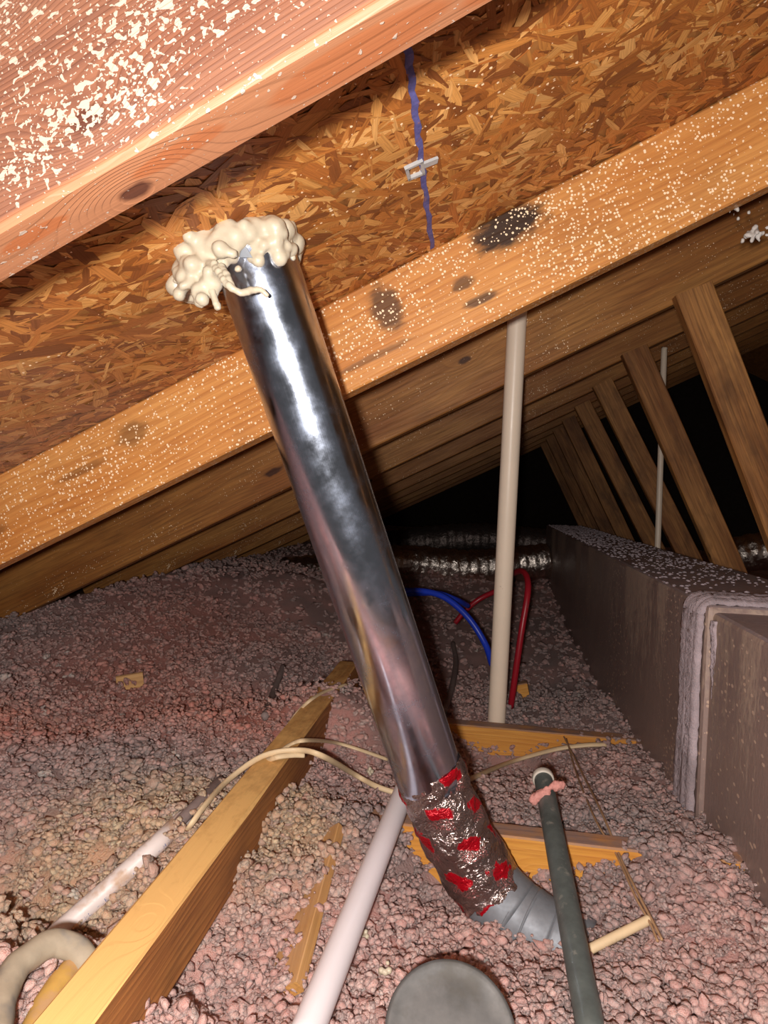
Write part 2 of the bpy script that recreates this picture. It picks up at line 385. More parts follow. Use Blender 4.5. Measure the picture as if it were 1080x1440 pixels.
m_chalk = plain('blue_edge_paint', (100, 98, 160), .7, 0, .45, 160, dirt=((170, 110, 62), 130, .58, .8))
m_drywall = plain('ceiling_board', (150, 140, 130), .9)
m_black = plain('unlit_gable', (40, 30, 24), .9)  # near-black colour stands in for the darkness at the attic's far end

def ductboard():
    M = Mat('dusty_foil_ductboard', .5, 0.1); p = M.obj(); nz = M.sep(M.geo())[2]; x, y, z = M.sep(p)[:3]
    base = M.mix(M.noise(p, 5.0, 3.0), lin((166, 144, 136)), lin((136, 114, 108)))
    # dust streaks running down from the top edge, in patches
    st = M.noise(M.vmath('MULTIPLY', p, (9, 26, 5)), 1.0, 5.0, .7)
    fine = M.noise(M.vmath('MULTIPLY', p, (80, 120, 50)), 1.0, 3.0, .7)
    reg = M.math('MULTIPLY', M.rng(z, -.30, .0, 0, 1), M.rng(M.noise(M.comb(0.0, y, 0.0), 3.2, 1.0), .42, .6))
    m = M.rng(M.math('ADD', M.math('ADD', M.math('MULTIPLY', st, .5), M.math('MULTIPLY', fine, .5)), M.math('MULTIPLY', reg, .26)), .56, .70, 0, .85)
    c = M.mix(m, base, lin((178, 156, 140)))
    v = M.vor(M.vmath('MULTIPLY', p, (1, .50, 1.0)), 120.0); cell = M.sep(v['Color'])[0]
    rad = M.rng(M.math('ADD', M.math('MULTIPLY', cell, .7), M.math('MULTIPLY', M.noise(p, 9.0, 2.0), .6)), .50, 1.0, 0, .32)
    dots = M.math('MULTIPLY', M.math('LESS_THAN', v['Distance'], rad), M.math('GREATER_THAN', rad, .03))
    c = M.mix(M.math('MULTIPLY', dots, .85), c, lin((206, 178, 158)))
    dt = M.noise(p, 16.0, 5.0, .65)
    c = M.mix(M.math('MULTIPLY', M.rng(nz, .4, .8), M.rng(dt, .3, .62, .45, 1)), c, lin((156, 142, 146)))
    M.col(c); M.rough(M.rng(M.math('MAXIMUM', m, dots), 0, 1, .42, .85)); M.set(M.b.inputs['Metallic'], M.rng(M.math('MAXIMUM', m, M.rng(nz, .4, .8)), 0, 1, .15, 0))
    M.bump(M.math('ADD', fine, M.math('MULTIPLY', dots, 1.5)), .5, .0015); return M.m
m_board = ductboard()
M = Mat('fuzzy_mastic', .9); p_ = M.obj(); n_ = M.noise(p_, 140.0, 4.0, .7)
M.col(M.mix(M.rng(M.noise(p_, 18.0, 4.0), .35, .7), lin((188, 172, 178)), lin((152, 138, 142)))); M.bump(n_, .9, .004); m_mastic = M.m
M = Mat('silver_duct_jacket', .3, 1.0); p_ = M.obj(); n_ = M.noise(p_, 38.0, 4.0, .6, 1.0)
M.col(lin((226, 214, 204))); M.bump(n_, .7, .008); m_flex = M.m
m_flexdull = plain('dimmed_duct_jacket', (120, 108, 104), .4, .8, .4, 40, bump=.9, dist=.008)  # jacket colour darkened so the rear duct looks dimly lit

def insul():
    M = Mat('blown_glass_wool', 1.0, 0, .08); t = M.attr('tint'); p = M.obj()
    n = M.noise(p, 260.0, 4.0, .7); n2 = M.noise(p, 900.0, 2.0, .6)
    c = M.mix(M.rng(n, .3, .75, 0, .55), t, M.mix(1.0, t, (.80, .72, .72), 'MULTIPLY'))
    c = M.mix(M.rng(n2, .58, .70, 0, .35), c, lin((250, 228, 216)))
    M.col(c); M.bump(M.math('ADD', n, M.math('MULTIPLY', n2, .4)), 1.0, .010)
    M.b.inputs['Sheen Weight'].default_value = .42; M.b.inputs['Sheen Roughness'].default_value = .6; M.b.inputs['Sheen Tint'].default_value = (1, .74, .68, 1)
    M.b.inputs['Subsurface Weight'].default_value = .6; M.b.inputs['Subsurface Radius'].default_value = (.009, .006, .0055); M.b.inputs['Subsurface Scale'].default_value = 1.0
    return M.m
m_ins = insul()

# ------------------------------------------------------------------ setting
FLZ = -.66
def slab(name, quad, thick_vec, mat, kind='structure', parent=None):
    q = [np.asarray(v, float) for v in quad]; V = q+[v+np.asarray(thick_vec) for v in q]
    Fc = [(0, 1, 2, 3), (7, 6, 5, 4), (0, 4, 5, 1), (1, 5, 6, 2), (2, 6, 7, 3), (3, 7, 4, 0)]
    o = build(name, V, Fc, mat, parent, smooth=False)
    if kind: o['kind'] = kind
    return o
slab('floor', [(-2.1, .2, FLZ), (2.6, .2, FLZ), (2.6, 7.4, FLZ), (-2.1, 7.4, FLZ)], (0, 0, -.02), m_drywall)
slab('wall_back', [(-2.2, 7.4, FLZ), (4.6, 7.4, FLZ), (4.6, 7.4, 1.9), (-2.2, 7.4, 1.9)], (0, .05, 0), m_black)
XR = 2.2
zr = DECK0+TT*XR
ceil = bpy.data.objects.new('ceiling', None); ceil.location = (0, .9, DECK0); COL.objects.link(ceil); ceil['kind'] = 'structure'
XS = -.0915                     # the joint between the two roof boards runs along Y
def board(xa, xb, name='roof_panel'):
    up = np.array([-ST, 0, CT])*.012
    return slab(name, [(xa, -.1, DECK0+TT*xa), (xb, -.1, DECK0+TT*xb), (xb, 7.4, DECK0+TT*xb), (xa, 7.4, DECK0+TT*xa)], up, m_core, None, ceil)
board(-2.2, XS-.0012); board(XS+.0012, XS+1.09); board(XS+1.0924, XR)
slab('ceiling_far_slope', [(XR, -.1, zr), (XR+2.4, -.1, zr-2.4*TT), (XR+2.4, 7.4, zr-2.4*TT), (XR, 7.4, zr)], np.array([ST, 0, CT])*.012, m_core)

# strands of the board, as thin flakes lying on its underside
def strands(n, x0, x1, y0, y1, size=1.0):
    V = []; Fc = []; C = []; UV = []
    pal = [lin(c) for c in ((222, 158, 86), (206, 136, 66), (192, 118, 54), (166, 98, 44), (232, 172, 102), (140, 80, 38), (200, 130, 66), (180, 108, 50))]
    nx = np.array([CT, 0, ST]); ny = np.array([0, 1.0, 0]); nn = np.array([ST, 0, -CT])
    for i in range(n):
        a = random.uniform(x0, x1); b = random.uniform(y0, y1)
        ang = random.gauss(.9, .75) if random.random() < .75 else random.uniform(0, math.pi)
        l = random.uniform(.028, .085)*size; wd = random.uniform(.004, .015)*size
        if random.random() < .12: wd *= 1.8
        d = nx*math.cos(ang)+ny*math.sin(ang); e = np.cross(nn, d)
        h = .0003+.0016*(i/n) + random.uniform(0, .0003); c0 = np.array([a, b, DECK0+TT*a])+nn*h
        t1, t2 = random.uniform(-.0009, .0009), random.uniform(-.0005, .0005)
        pts = [(-1, -.7), (-.55, -1), (.6, -.95), (1, random.uniform(-.5, .5)), (.55, 1), (-.6, .9), (-1, random.uniform(0, .6))]
        k = len(V); cc = np.array(random.choice(pal))*random.uniform(.78, 1.05)
        for (u, v) in pts:
            u += random.uniform(-.12, .12); v += random.uniform(-.15, .15)
            V.append(c0+d*u*l*.5+e*v*wd*.5+nn*(t1*u+t2*v)); C.append((*cc, 1)); UV.append((u*l*.5+i*.137, v*wd*.5+i*.0313))
        Fc.append(tuple(range(k, k+7)))
    return V, Fc, C, UV
sV, sF, sC, sU = strands(15000, -1.45, 1.15, .30, .96)
s2 = strands(5000, -1.35, .6, .99, 1.58, 1.2); k = len(sV); sV += s2[0]; sF += [tuple(q+k for q in f) for f in s2[1]]; sC += s2[2]; sU += s2[3]
# grey frosty fibres low on the board
sC = np.array(sC); sVa = np.array(sV)
for i in range(0, len(sVa)):
    g = max(0.0, min(1.0, (-.36-sVa[i, 0])*2.2 + .55*(sVa[i, 1]-.75) + .5*mnoise.noise(Vector(sVa[i]*8))))
    sC[i, :3] = sC[i, :3]*(1-.55*g) + np.array(lin((168, 138, 122)))*.55*g
so = build('wood_strands', sVa, sF, m_osb, ceil, smooth=False, uvs=sU, cols=sC); so['kind'] = 'stuff'
# blue painted panel edge at the joint
def strip_on_deck(name, pts, wd, h, mat, parent):
    nx = np.array([CT, 0, ST]); nn = np.array([ST, 0, -CT]); V = []; Fc = []
    for i, p in enumerate(pts):
        w_ = wd*random.uniform(.7, 1.25)
        for (s, q) in ((-1, .0006), (-1, h), (1, h), (1, .0006)): V.append(np.asarray(p)+nx*s*w_*.5+nn*q)
    for i in range(len(pts)-1):
        for j in range(4): q = (j+1) % 4; Fc.append((i*4+j, i*4+q, i*4+4+q, i*4+4+j))
    Fc += [(0, 1, 2, 3), tuple(len(V)-4+j for j in (3, 2, 1, 0))]
    return build(name, V, Fc, mat, parent, smooth=False)
seam = [deckpt(572+35*t, 70+277*t) for t in np.linspace(-.25, 1, 40)]
for i, q in enumerate(seam): q[0] += .0012*math.sin(i*1.7)
tagit(strip_on_deck('painted_edge', seam, .0062, .0030, m_chalk, ceil), 'blue painted edge strip at the board joint')

# ------------------------------------------------------------------ roof trusses
def bot(x): return HB+TT*x
WX, WK = .383, {2: .40, 3: .415, 4: .475, 5: .54, 6: .55, 7: .52}
CH = {1: -.46, 2: -.474, 3: -.530, 4: -.590, 5: -.56, 6: -.56, 7: -.56}
lab = {1: 'nearest roof truss, its rafter splashed with white across the upper left corner',
       2: 'second roof truss, wet speckled rafter behind the shiny pipe, with black mould stains',
       3: 'third roof truss, plain brown rafter just below and behind the speckled one',
       4: 'fourth roof truss, its slanting web passing right in front of the thin far pipe',
       5: 'fifth roof truss, its slanting web just behind the thin far pipe',
       6: 'sixth roof truss, deep in the dark, narrow web in the middle of the row',
       7: 'seventh roof truss, web second from the left in the far row',
       8: 'eighth roof truss, leftmost faint web of the far row',
       9: 'ninth roof truss, almost lost in the dark behind the row of webs',
       10: 'last roof truss, in the dark against the end wall'}
for k in range(1, 11):
    Y = TY[k]; ch = CH.get(k, -.55)
    t = empty('roof_truss', (0, Y, ch), lab[k], 'truss', 'timber roof trusses')
    xa, xb = -1.38 if k > 1 else -1.25, XR-.05
    rm = m_raft_near if k == 1 else m_raft_mid if k == 2 else m_raft_far
    lumber('rafter', (xa, Y, bot(xa)), (xb, Y, bot(xb)), (-ST, 0, CT), .038, DEP-.0025, rm, t)
    jm = m_joist if k == 2 else m_joist_far
    lumber('ceiling_joist', (-1.5, Y, ch-.089), (1.9, Y, ch-.089), (0, 0, 1), .038, .089, jm, t)
    if k > 1:
        kk = WK.get(k, .52); ln = bot(WX)-ch-.02; top = Vector((WX-.02, Y+.001, bot(WX-.02)+.012)); bt = Vector((WX-.02+kk*ln, Y+.001, ch+.002))
        # the stick's near lower-left edge runs from foot to head
        dirv = (top-bt).normalized(); upv = Vector((dirv.z, 0, -dirv.x)) if dirv.z < 0 else Vector((dirv.z, 0, -dirv.x))
        lumber('web', bt, top, upv, .036, .078, m_web, t)

# ------------------------------------------------------------------ insulation: height field from measured points
ctl = []
def cp(x, y, Y, dz=0.0): q = atY(x, y, Y); ctl.append((q[0], q[1], q[2]+dz))
for a in [(0, 1440, .66), (130, 1440, .64), (300, 1440, .62), (540, 1440, .62), (630, 1425, .62), (760, 1440, .63), (900, 1440, .64), (1070, 1440, .68), (1080, 1290, .88), (1000, 1170, 1.09), (930, 1090, 1.36), (864, 990, 1.8), (830, 930, 2.3), (785, 855, 3.2),
          (700, 1262, .925), (800, 1258, .925), (880, 1235, .93), (615, 1292, .92), (740, 1168, 1.02), (860, 1178, 1.02), (660, 1165, 1.02), (740, 1100, 1.50), (680, 1092, 1.50), (850, 1060, 1.50), (800, 1062, 1.52), (930, 1175, .93), (940, 1215, .90),
          (740, 1016, 1.63), (650, 1010, 1.63), (735, 975, 2.1), (720, 940, 2.3), (640, 870, 2.8), (640, 812, 3.4), (560, 815, 3.2), (700, 830, 3.3), (480, 815, 2.9),
          (690, 1306, .83), (640, 1330, .80), (760, 1345, .815), (800, 1380, .74), (720, 1390, .70), (550, 1180, .95), (520, 1250, .85), (500, 1120, 1.08), (560, 1080, 1.25), (520, 1000, 1.6), (500, 960, 1.75),
          (400, 1300, .74), (330, 1290, .72), (360, 1215, .83), (430, 1120, 1.02), (440, 1210, .87), (460, 1060, 1.2), (475, 990, 1.45), (250, 1400, .64), (230, 1440, .61),
          (0, 878, 1.5), (150, 815, 1.95), (300, 815, 2.15), (420, 803, 2.5), (80, 840, 1.7),  (300, 940, 1.5), (200, 930, 1.5), (120, 950, 1.38), (100, 1050, 1.1), (390, 1000, 1.35), (400, 930, 1.65), (380, 880, 1.95), (250, 880, 1.75)]: cp(*a)
ctl += [(-1.0, .6, -.36), (-1.4, 1.6, -.33), (-1.5, 3, -.33), (-1.0, 4, -.34), (0, 5, -.36), (1.0, 5, -.42), (-1.3, 6.5, -.36), (1.3, 6.8, -.42), (.2, 6.8, -.38), (1.1, .6, -.52), (1.2, 1.6, -.54), (1.2, 3, -.52), (-.2, .3, -.47), (.5, .3, -.48), (-.9, .25, -.40), (2.2, 2, -.5), (2.2, 6, -.5), (.8, 4.2, -.45)]
def cpz(x, y, Z): q = atZ(x, y, Z); ctl.append((q[0], q[1], q[2]))
for a in [(0, 1000, -.40), (0, 1100, -.425), (0, 1250, -.425), (100, 1180, -.43), (220, 1120, -.425), (300, 1130, -.415), (180, 1250, -.425), (100, 1330, -.425), (250, 1010, -.41), (120, 1060, -.42), (290, 1180, -.42), (200, 1300, -.425), (475, 962, -.385), (455, 985, -.40), (435, 965, -.39), (500, 950, -.40), (470, 1150, -.450), (430, 1145, -.44), (530, 1150, -.462), (500, 1200, -.465), (410, 1180, -.445), (560, 1160, -.47), (955, 1185, -.455), (1010, 1205, -.465), (880, 1062, -.515), (930, 1075, -.50)]: cpz(*a)
C_ = np.array(ctl)
def phi(r): return r   # linear kernel: faithful and without overshoot
_D = np.linalg.norm(C_[:, None, :2]-C_[None, :, :2], axis=2); n_c = len(C_)
_A = np.zeros((n_c+3, n_c+3)); _A[:n_c, :n_c] = phi(_D)-np.eye(n_c)*.012; _A[:n_c, n_c] = 1; _A[:n_c, n_c+1:] = C_[:, :2]; _A[n_c, :n_c] = 1; _A[n_c+1:, :n_c] = C_[:, :2].T
_W = np.linalg.solve(_A, np.concatenate([C_[:, 2], np.zeros(3)]))
def hz(P):
    P = np.asarray(P, float); out = np.zeros(len(P))
    for i in range(0, len(P), 4000):
        q = P[i:i+4000]; d = np.linalg.norm(q[:, None]-C_[None, :, :2], axis=2); out[i:i+4000] = phi(d)@_W[:n_c]+_W[n_c]+q@_W[n_c+1:]
    return np.minimum(out, HB+TT*P[:, 0]+.02)
def fbm(P, s, o=0.0): return np.array([mnoise.noise((p[0]*s+o, p[1]*s-o, o*.7)) for p in P])

PINK, SALM, GREY, TAN, DARK, PALE = [np.array(lin(c)) for c in ((252, 188, 179), (250, 140, 116), (170, 152, 150), (238, 194, 144), (150, 134, 132), (252, 234, 222))]
def proj(P):
    P = np.asarray(P); z = P@FW; return 540+FPX*(P@RT)/z, 720-FPX*(P@UP)/z, z
# colour fields given in plan (x, y, radius, colour, weight)
zones = []
def zone(x, y, Y, r, c, wt): q = atY(x, y, Y); zones.append((q[0], q[1], r, c, wt))
for a in [(270, 1000, 1.2, .16, SALM, 1.6), (320, 1040, 1.15, .08, SALM, 1.2), (30, 1060, 1.05, .10, SALM, 1.7), (10, 1080, 1.0, .07, SALM, .8), (170, 960, 1.4, .14, SALM, .9), (240, 880, 1.75, .25, SALM, .8), (480, 1000, 1.5, .08, SALM, .8),
          (150, 1150, .95, .13, GREY, 1.6), (250, 1130, 1.0, .10, GREY, 1.8), (80, 1200, .9, .10, GREY, .8), (40, 850, 1.6, .25, GREY, 1.0), (380, 930, 1.6, .12, GREY, 1.0), (520, 1180, .95, .05, GREY, 1.6), (500, 1110, 1.05, .07, GREY, .6), (570, 1230, .93, .05, GREY, 1.8),
          (400, 1150, .97, .05, TAN, 2.0), (370, 1230, .82, .07, TAN, 1.8), (430, 1200, .87, .05, TAN, 1.2), (180, 1270, .82, .10, TAN, 1.1), (110, 1380, .72, .12, TAN, 1.3), (250, 1200, .87, .06, TAN, 1.3),
          (400, 1400, .65, .14, PINK, 1.5), (620, 1340, .78, .12, PINK, 2.0), (700, 1330, .78, .09, PINK, 2.2), (1000, 1260, .86, .05, PINK, 1.2), (1000, 1330, .78, .12, PINK, 1.3), (720, 1110, 1.3, .10, PINK, 1.4),
          (850, 1000, 1.9, .25, GREY, 1.8), (780, 1000, 1.75, .15, GREY, 1.8), (840, 1130, 1.1, .12, GREY, .9), (930, 1150, 1.05, .10, GREY, 2.4), (840, 1260, .87, .08, GREY, 2.4), (840, 1400, .70, .09, GREY, 1.6), (920, 1230, .92, .06, GREY, 1.6), (700, 900, 2.5, .5, GREY, .8), (540, 870, 2.6, .4, PINK, .5)]: zone(*a)
Zn = np.array([(z[0], z[1], z[2], z[4]) for z in zones]); Zc = np.array([z[3] for z in zones])
def tint(P, var=True):
    n = len(P); d2 = ((P[:, None, :2]-Zn[None, :, :2])**2).sum(2)/(Zn[None, :, 2]**2); wz = np.exp(-d2)*Zn[None, :, 3]
    g = np.clip(fbm(P, 7.0)*2.6+fbm(P, 19.0, 5.0)*1.4+.30, .0, 1)[:, None]; base = PINK*(1-.75*g)+GREY*.75*g
    c = (base*.55+(wz[:, :, None]*Zc[None]).sum(1))/(.55+wz.sum(1)[:, None])
    if var:
        r = rng.random(n)[:, None]; c = c*(.92+.20*rng.random(n)[:, None])
        c = np.where(r < .10, c*.6+GREY*.4, np.where(r < .26, c*.5+PINK*.5, np.where(r < .265, c*.4+PALE*.6, np.where(r < .31, c*.55+DARK*.4, c))))
    return c
def insulation():
    Vs = []; Fs = []; Cs = []; off = 0
    # lumpy bed
    gx = np.linspace(-1.6, 2.4, 200); ys = .28+np.concatenate([np.linspace(0, 1, 130)**1.5*2.6, np.linspace(2.65, 7.05, 45)])
    G = np.array([(x, y) for y in ys for x in gx]); z = hz(G)-.008+.006*fbm(G, 45)+.003*fbm(G, 110, 3.3); nxn = len(gx)
    Vs.append(np.column_stack([G, z])); Cs.append(tint(Vs[0], False)*.9)
    Fq = [(j*nxn+i, j*nxn+i+1, (j+1)*nxn+i+1, (j+1)*nxn+i) for j in range(len(ys)-1) for i in range(nxn-1)]
    Fs += Fq; off = len(z)
    # clumps
    V1, F1 = ico(1)
    def tuft(m, spread):
        vv = []; ff = []; sub = []
        for j in range(m):
            d = rng.normal(size=3); d /= np.linalg.norm(d); c = d*spread*(.45+.55*rng.random()) if j else np.zeros(3)
            rr = (.70 if j == 0 else rng.uniform(.28, .56))*np.array([rng.uniform(.75, 1.3), rng.uniform(.75, 1.3), rng.uniform(.75, 1.2)])
            q = V1*(1+.20*rng.normal(size=(len(V1), 1))); ff.append(F1+len(V1)*j); vv.append(q*rr+c); sub += [rng.normal()*.07]*len(V1)
        return (np.vstack(vv), np.vstack(ff), np.array(sub)[:, None])
    P2 = [tuft(7, .95) for _ in range(26)]; P1 = [tuft(4, .90) for _ in range(20)]; P0 = [tuft(1, 0) for _ in range(20)]
    def scatter(n, ya, yb, rmin, rmax, hi, jz=.0045, power=1.0):
        nonlocal off
        y = ya+(yb-ya)*rng.random(n)**power; x = -0.80*y-.12+(1.42*y+.24)*rng.random(n)
        Q = np.column_stack([x, y]); z = hz(Q)+rng.normal(0, jz, n)
        xx, yy, zz = proj(np.column_stack([Q, z])); keep = (xx > -80) & (xx < 1170) & (yy > 700) & (yy < 1530) & (z < HB+TT*x+.01)
        Q, z = Q[keep], z[keep]; c = tint(Q); n = len(Q)
        r = rmin+(rmax-rmin)*rng.random(n)**1.8
        for i in range(n):
            p = random.choice((P0, P1, P2)[hi]); a, b, cc = rng.random(3)*6.28
            R = np.array(Matrix.Rotation(a, 3, 'Z')@Matrix.Rotation(b, 3, 'X')@Matrix.Rotation(cc, 3, 'Z'))
            s = r[i]*np.array([1.15, 1.0, .8])*(.85+.3*rng.random(3))
            v = (p[0]*s)@R.T; v[:, 2] *= .75
            Vs.append(v+np.array([Q[i, 0], Q[i, 1], z[i]])); Fs.extend((p[1]+off).tolist()); off += len(v)
            Cs.append(np.tile(c[i], (len(v), 1))*(1+p[2]+.05*rng.normal(size=(len(v), 1))))
    scatter(8500, .45, 1.15, .0062, .0150, 2, .0055)
    scatter(14000, .45, 1.25, .0016, .0042, 0, .0065)
    scatter(10500, 1.1, 2.0, .0060, .0140, 1, .007)
    scatter(9000, 1.0, 2.0, .002, .005, 0, .009)
    scatter(10000, 1.9, 4.0, .008, .019, 1, .012)
    V = np.vstack(Vs).astype(np.float32); C = np.clip(np.vstack(Cs), 0, 1)
    return V, Fs, np.column_stack([C, np.ones(len(C))])
iV, iF, iC = insulation()
ins = build('blown_insulation', iV, iF, m_ins, None, origin=(0, .5, -.5), cols=iC)
tagit(ins, 'loose pink and grey blown glass wool covering the whole attic floor', 'insulation', kind='stuff')

def surf(x, y, lift=0.0):
    """where the line of sight through a point meets the wool, raised by lift"""
    d = ray(x, y); ts = np.linspace(.42, 4.5, 1400); P = ts[:, None]*d[None]/d[1]; h = hz(P[:, :2])+lift
    i = np.argmax(P[:, 2] < h); return P[i] if P[i, 2] < h[i] else P[-1]

# ------------------------------------------------------------------ exhaust pipe, tape and elbow
TOPP = atd(357, 360, .715)
dirp = atd(606, 1096, .875)-TOPP; Lp = np.linalg.norm(dirp); dirp /= Lp
PR = .0435
vent = empty('exhaust_pipe', atd(740, 1310, .88), 'bright galvanised round exhaust pipe rising from insulation to roof board, with taped elbow', 'pipe')
a0 = TOPP-dirp*.02
V, Fc, UV = tube_vf(np.array([a0+dirp*s for s in np.linspace(0, Lp+.03, 40)]), PR, 72, caps=False, thick=.0012)
o = build('round_pipe', V, Fc, m_duct, vent, uvs=UV); tagit(o, 'mirror bright straight metal pipe')
# lock seam along the pipe
ax = np.cross(dirp, [0, 1, 0]); ax /= np.linalg.norm(ax); az = np.cross(dirp, ax); 
e_path = spline([atd(600, 1074, .872), atd(618, 1120, .88), atd(646, 1180, .887), atd(690, 1252, .89), atd(705, 1270, .89)], 60)
def wr(s, a): return .0030*mnoise.noise((s*60, math.cos(a)*2.2, math.sin(a)*2.2))+.0022*mnoise.noise((s*150+9, math.cos(a)*5, math.sin(a)*5))+.0012*math.sin(s*95+1.5*math.sin(a*2))
V, Fc, UV = tube_vf(e_path, np.interp(np.linspace(0, 1, 60), [0, .15, .5, 1], [.0448, .0455, .0468, .0458]), 72, disp=wr, caps=False, thick=.0008)
o = build('foil_tape', V, Fc, m_tape, vent, uvs=UV); tagit(o, 'crinkled clear foil tape with red print')
g_pts = spline([atd(690, 1252, .89), atd(722, 1284, .875), atd(764, 1312, .855), atd(822, 1345, .835)], 41)
for i, (u0, u1, rr) in enumerate([(0, 13, .0462), (12, 21, .0455), (20, 29, .0448), (28, 40, .0441)]):
    V, Fc, UV = tube_vf(spline([g_pts[u0], g_pts[(u0+u1)//2], g_pts[u1]], 8), np.array([rr, rr-.0004, rr-.0006, rr-.0008, rr-.001, rr-.001, rr-.001, rr-.0006]), 56, caps=False, thick=.0012)
    build('elbow_gore', V, Fc, m_gore, vent, uvs=UV)
# small torn flap of foil at the top of the pipe
q0 = atd(338, 344, .665); V = []; Fc = []
for i in range(6):
    t = i/5; w_ = .012*(1-t)**.7+.0005; c = atd(346-10*t, 362-28*t, .668-.004*t)
    V += [c-RT*w_*.5, c+RT*w_*.5, c+RT*w_*.5+FW*.0006, c-RT*w_*.5+FW*.0006]
for i in range(5):
    for j in range(4): q = (j+1) % 4; Fc.append((i*4+j, i*4+q, i*4+4+q, i*4+4+j))
Fc += [(0, 1, 2, 3), (23, 22, 21, 20)]
build('foil_flap', V, Fc, m_gore, vent, smooth=False)

# ------------------------------------------------------------------ spray foam collar
foam = empty('spray_foam', deckpt(345, 345), 'cream expanding foam collar sealing the pipe to the roof board', 'foam')
bl = []
ring = [(268, 405), (258, 388), (256, 368), (265, 348), (282, 334), (300, 324), (320, 317), (342, 313), (364, 314), (384, 318), (398, 328), (404, 344)]
rp = spline([deckpt(*q) for q in ring], 46); nn = np.array([ST, 0, -CT])
for i, q in enumerate(rp):
    t = i/45
    for _ in range(4):
        bl.append((q+nn*random.uniform(.004, .016)+np.array([random.gauss(0, .006), random.gauss(0, .006), 0]), random.uniform(.006, .0125)))
for (x, y, d, r, n) in [(275, 390, .665, .009, 9), (290, 405, .655, .009, 9), (262, 398, .665, .007, 5), (300, 385, .655, .009, 8), (285, 372, .66, .011, 8), (310, 350, .66, .011, 9), (330, 338, .665, .010, 6), (378, 335, .69, .010, 8), (385, 352, .685, .008, 7), (370, 350, .675, .008, 6), (398, 335, .70, .008, 6), (384, 326, .705, .011, 9), (392, 322, .71, .009, 6), (362, 322, .695, .011, 7), (268, 378, .67, .010, 6), (300, 345, .67, .012, 6), (320, 330, .675, .012, 6), (345, 325, .68, .010, 6), (322, 362, .65, .006, 4)]:
    for _ in range(n): bl.append((atd(x+random.gauss(0, 7), y+random.gauss(0, 7), d+random.gauss(0, .006)), r*random.uniform(.6, 1.1)))
for (x, y) in [(384, 320), (378, 318), (390, 324), (392, 332), (372, 318), (385, 330), (360, 320)]:
    for _ in range(5): bl.append((deckpt(x+random.gauss(0, 4), y+random.gauss(0, 3))+nn*random.uniform(.004, .014), random.uniform(.007, .011)))
for (x, y, d) in [(386, 322, .672), (390, 318, .675), (381, 320, .672), (394, 326, .678), (386, 314, .678)]:
    for _ in range(4): bl.append((atd(x+random.gauss(0, 3), y+random.gauss(0, 2), d), random.uniform(.006, .009)))
lumps('foam_collar', bl, m_foam, foam, .0024, .0016, 90)
def drip(pts, rads, name='drip'):
    path = spline(pts, 26); rr = np.interp(np.linspace(0, 1, 26), np.linspace(0, 1, len(rads)), rads)
    return lumps(name, [(p+rng.normal(0, .0004, 3), r*random.uniform(.9, 1.1)) for p, r in zip(path, rr)], m_foam, foam, .0013, .0005, 160)
drip([atd(302, 372, .645), atd(318, 398, .628), atd(338, 411, .628), atd(356, 408, .634), atd(366, 407, .636), atd(374, 414, .638)], [.004, .0038, .0035, .0036, .003, .0026])
drip([atd(297, 402, .652), atd(301, 418, .65), atd(307, 433, .65)], [.004, .003, .0032])
drip([atd(391, 312, .71), atd(400, 328, .71), atd(408, 345, .705), atd(411, 362, .70)], [.0045, .0055, .0035, .0042])
drip([atd(311, 375, .643), atd(322, 392, .63), atd(330, 408, .63)], [.004, .003, .002])
drip([atd(258, 392, .675), atd(250, 392, .675), atd(246, 395, .675)], [.005, .003, .002])

# ------------------------------------------------------------------ timber on the floor
zb = -.475; bh = .075
pA = Vector(atZ(190, 1440, -.40)); pB = Vector(atZ(467, 988, -.40))
beam_r = [Vector((-.270, .42, zb)), Vector((-.283, 1.36, zb))]
o = lumber('floor_beam', (-.277, .42, zb), (-.299, 1.55, zb), (0, 0, 1), .045, bh, m_beam, None, .0025, .0008)
tagit(o, 'long orange timber beam on edge lying away from the camera at lower left, cables over it', 'beam')
a = atd(486, 1172, .93); b = atd(430, 1395, .70)
uu = Vector((.80, 0, .60)); o = lumber('wood_board', Vector(b)-uu*.085+Vector((0, 0, .008)), Vector(a)-uu*.085+Vector((0, 0, .010)), uu, .014, .085, m_plank, None, .0012)
tagit(o, 'short dusty thin board standing on edge beside the white diagonal pipe', 'board')

# ------------------------------------------------------------------ plumbing
def open_pipe(name, pts, r, mat, label, cat='pipe', n=20, seg=24, wall=.003, parent=None, group=None):
    path = spline(pts, n); V, Fc, UV = tube_vf(path, r, seg, caps=False, thick=wall)
    return tagit(build(name, V, Fc, mat, parent, uvs=UV), label, cat if parent is None else None, group)
pt = atY(728.5, 420, 1.53); pb = atY(698, 1018, 1.645); pt2 = pt+(pt-pb)*.04
pb2 = pb+(pb-pt)*.05
open_pipe('vent_pipe', [pb2, pb, pt, pt2], .0212, m_cream, 'upright cream plastic pipe standing in the insulation behind the shiny pipe')
open_pipe('drain_pipe', [atd(402, 1525, .535), atd(562, 1128, .97), atd(590, 1060, 1.09)], .0150, m_white, 'clean white plastic pipe running diagonally to the bottom edge, passing behind the taped elbow')
# thin far pipe
f0, f1 = atY(933, 520, 2.62), atY(924, 790, 2.62)
open_pipe('conduit_pipe', [f1-np.array([0, 0, .35]), f1, f0, f0+np.array([0, 0, .08])], .0105, m_cream, 'thin pale upright pipe far back between the slanting webs')
# printed pipe at lower left with its dusty hose
lp = [surf(62, 1332, .006), surf(88, 1306, .013), surf(150, 1251, .014), surf(213, 1194, .012), surf(236, 1172, .004), surf(262, 1148, -.004)]
pp = empty('printed_pipe', lp[0], 'white plastic pipe with faint blue print half buried at lower left', 'pipe')
open_pipe('plain_tube', lp, .0112, m_whitedusty, None, parent=pp)
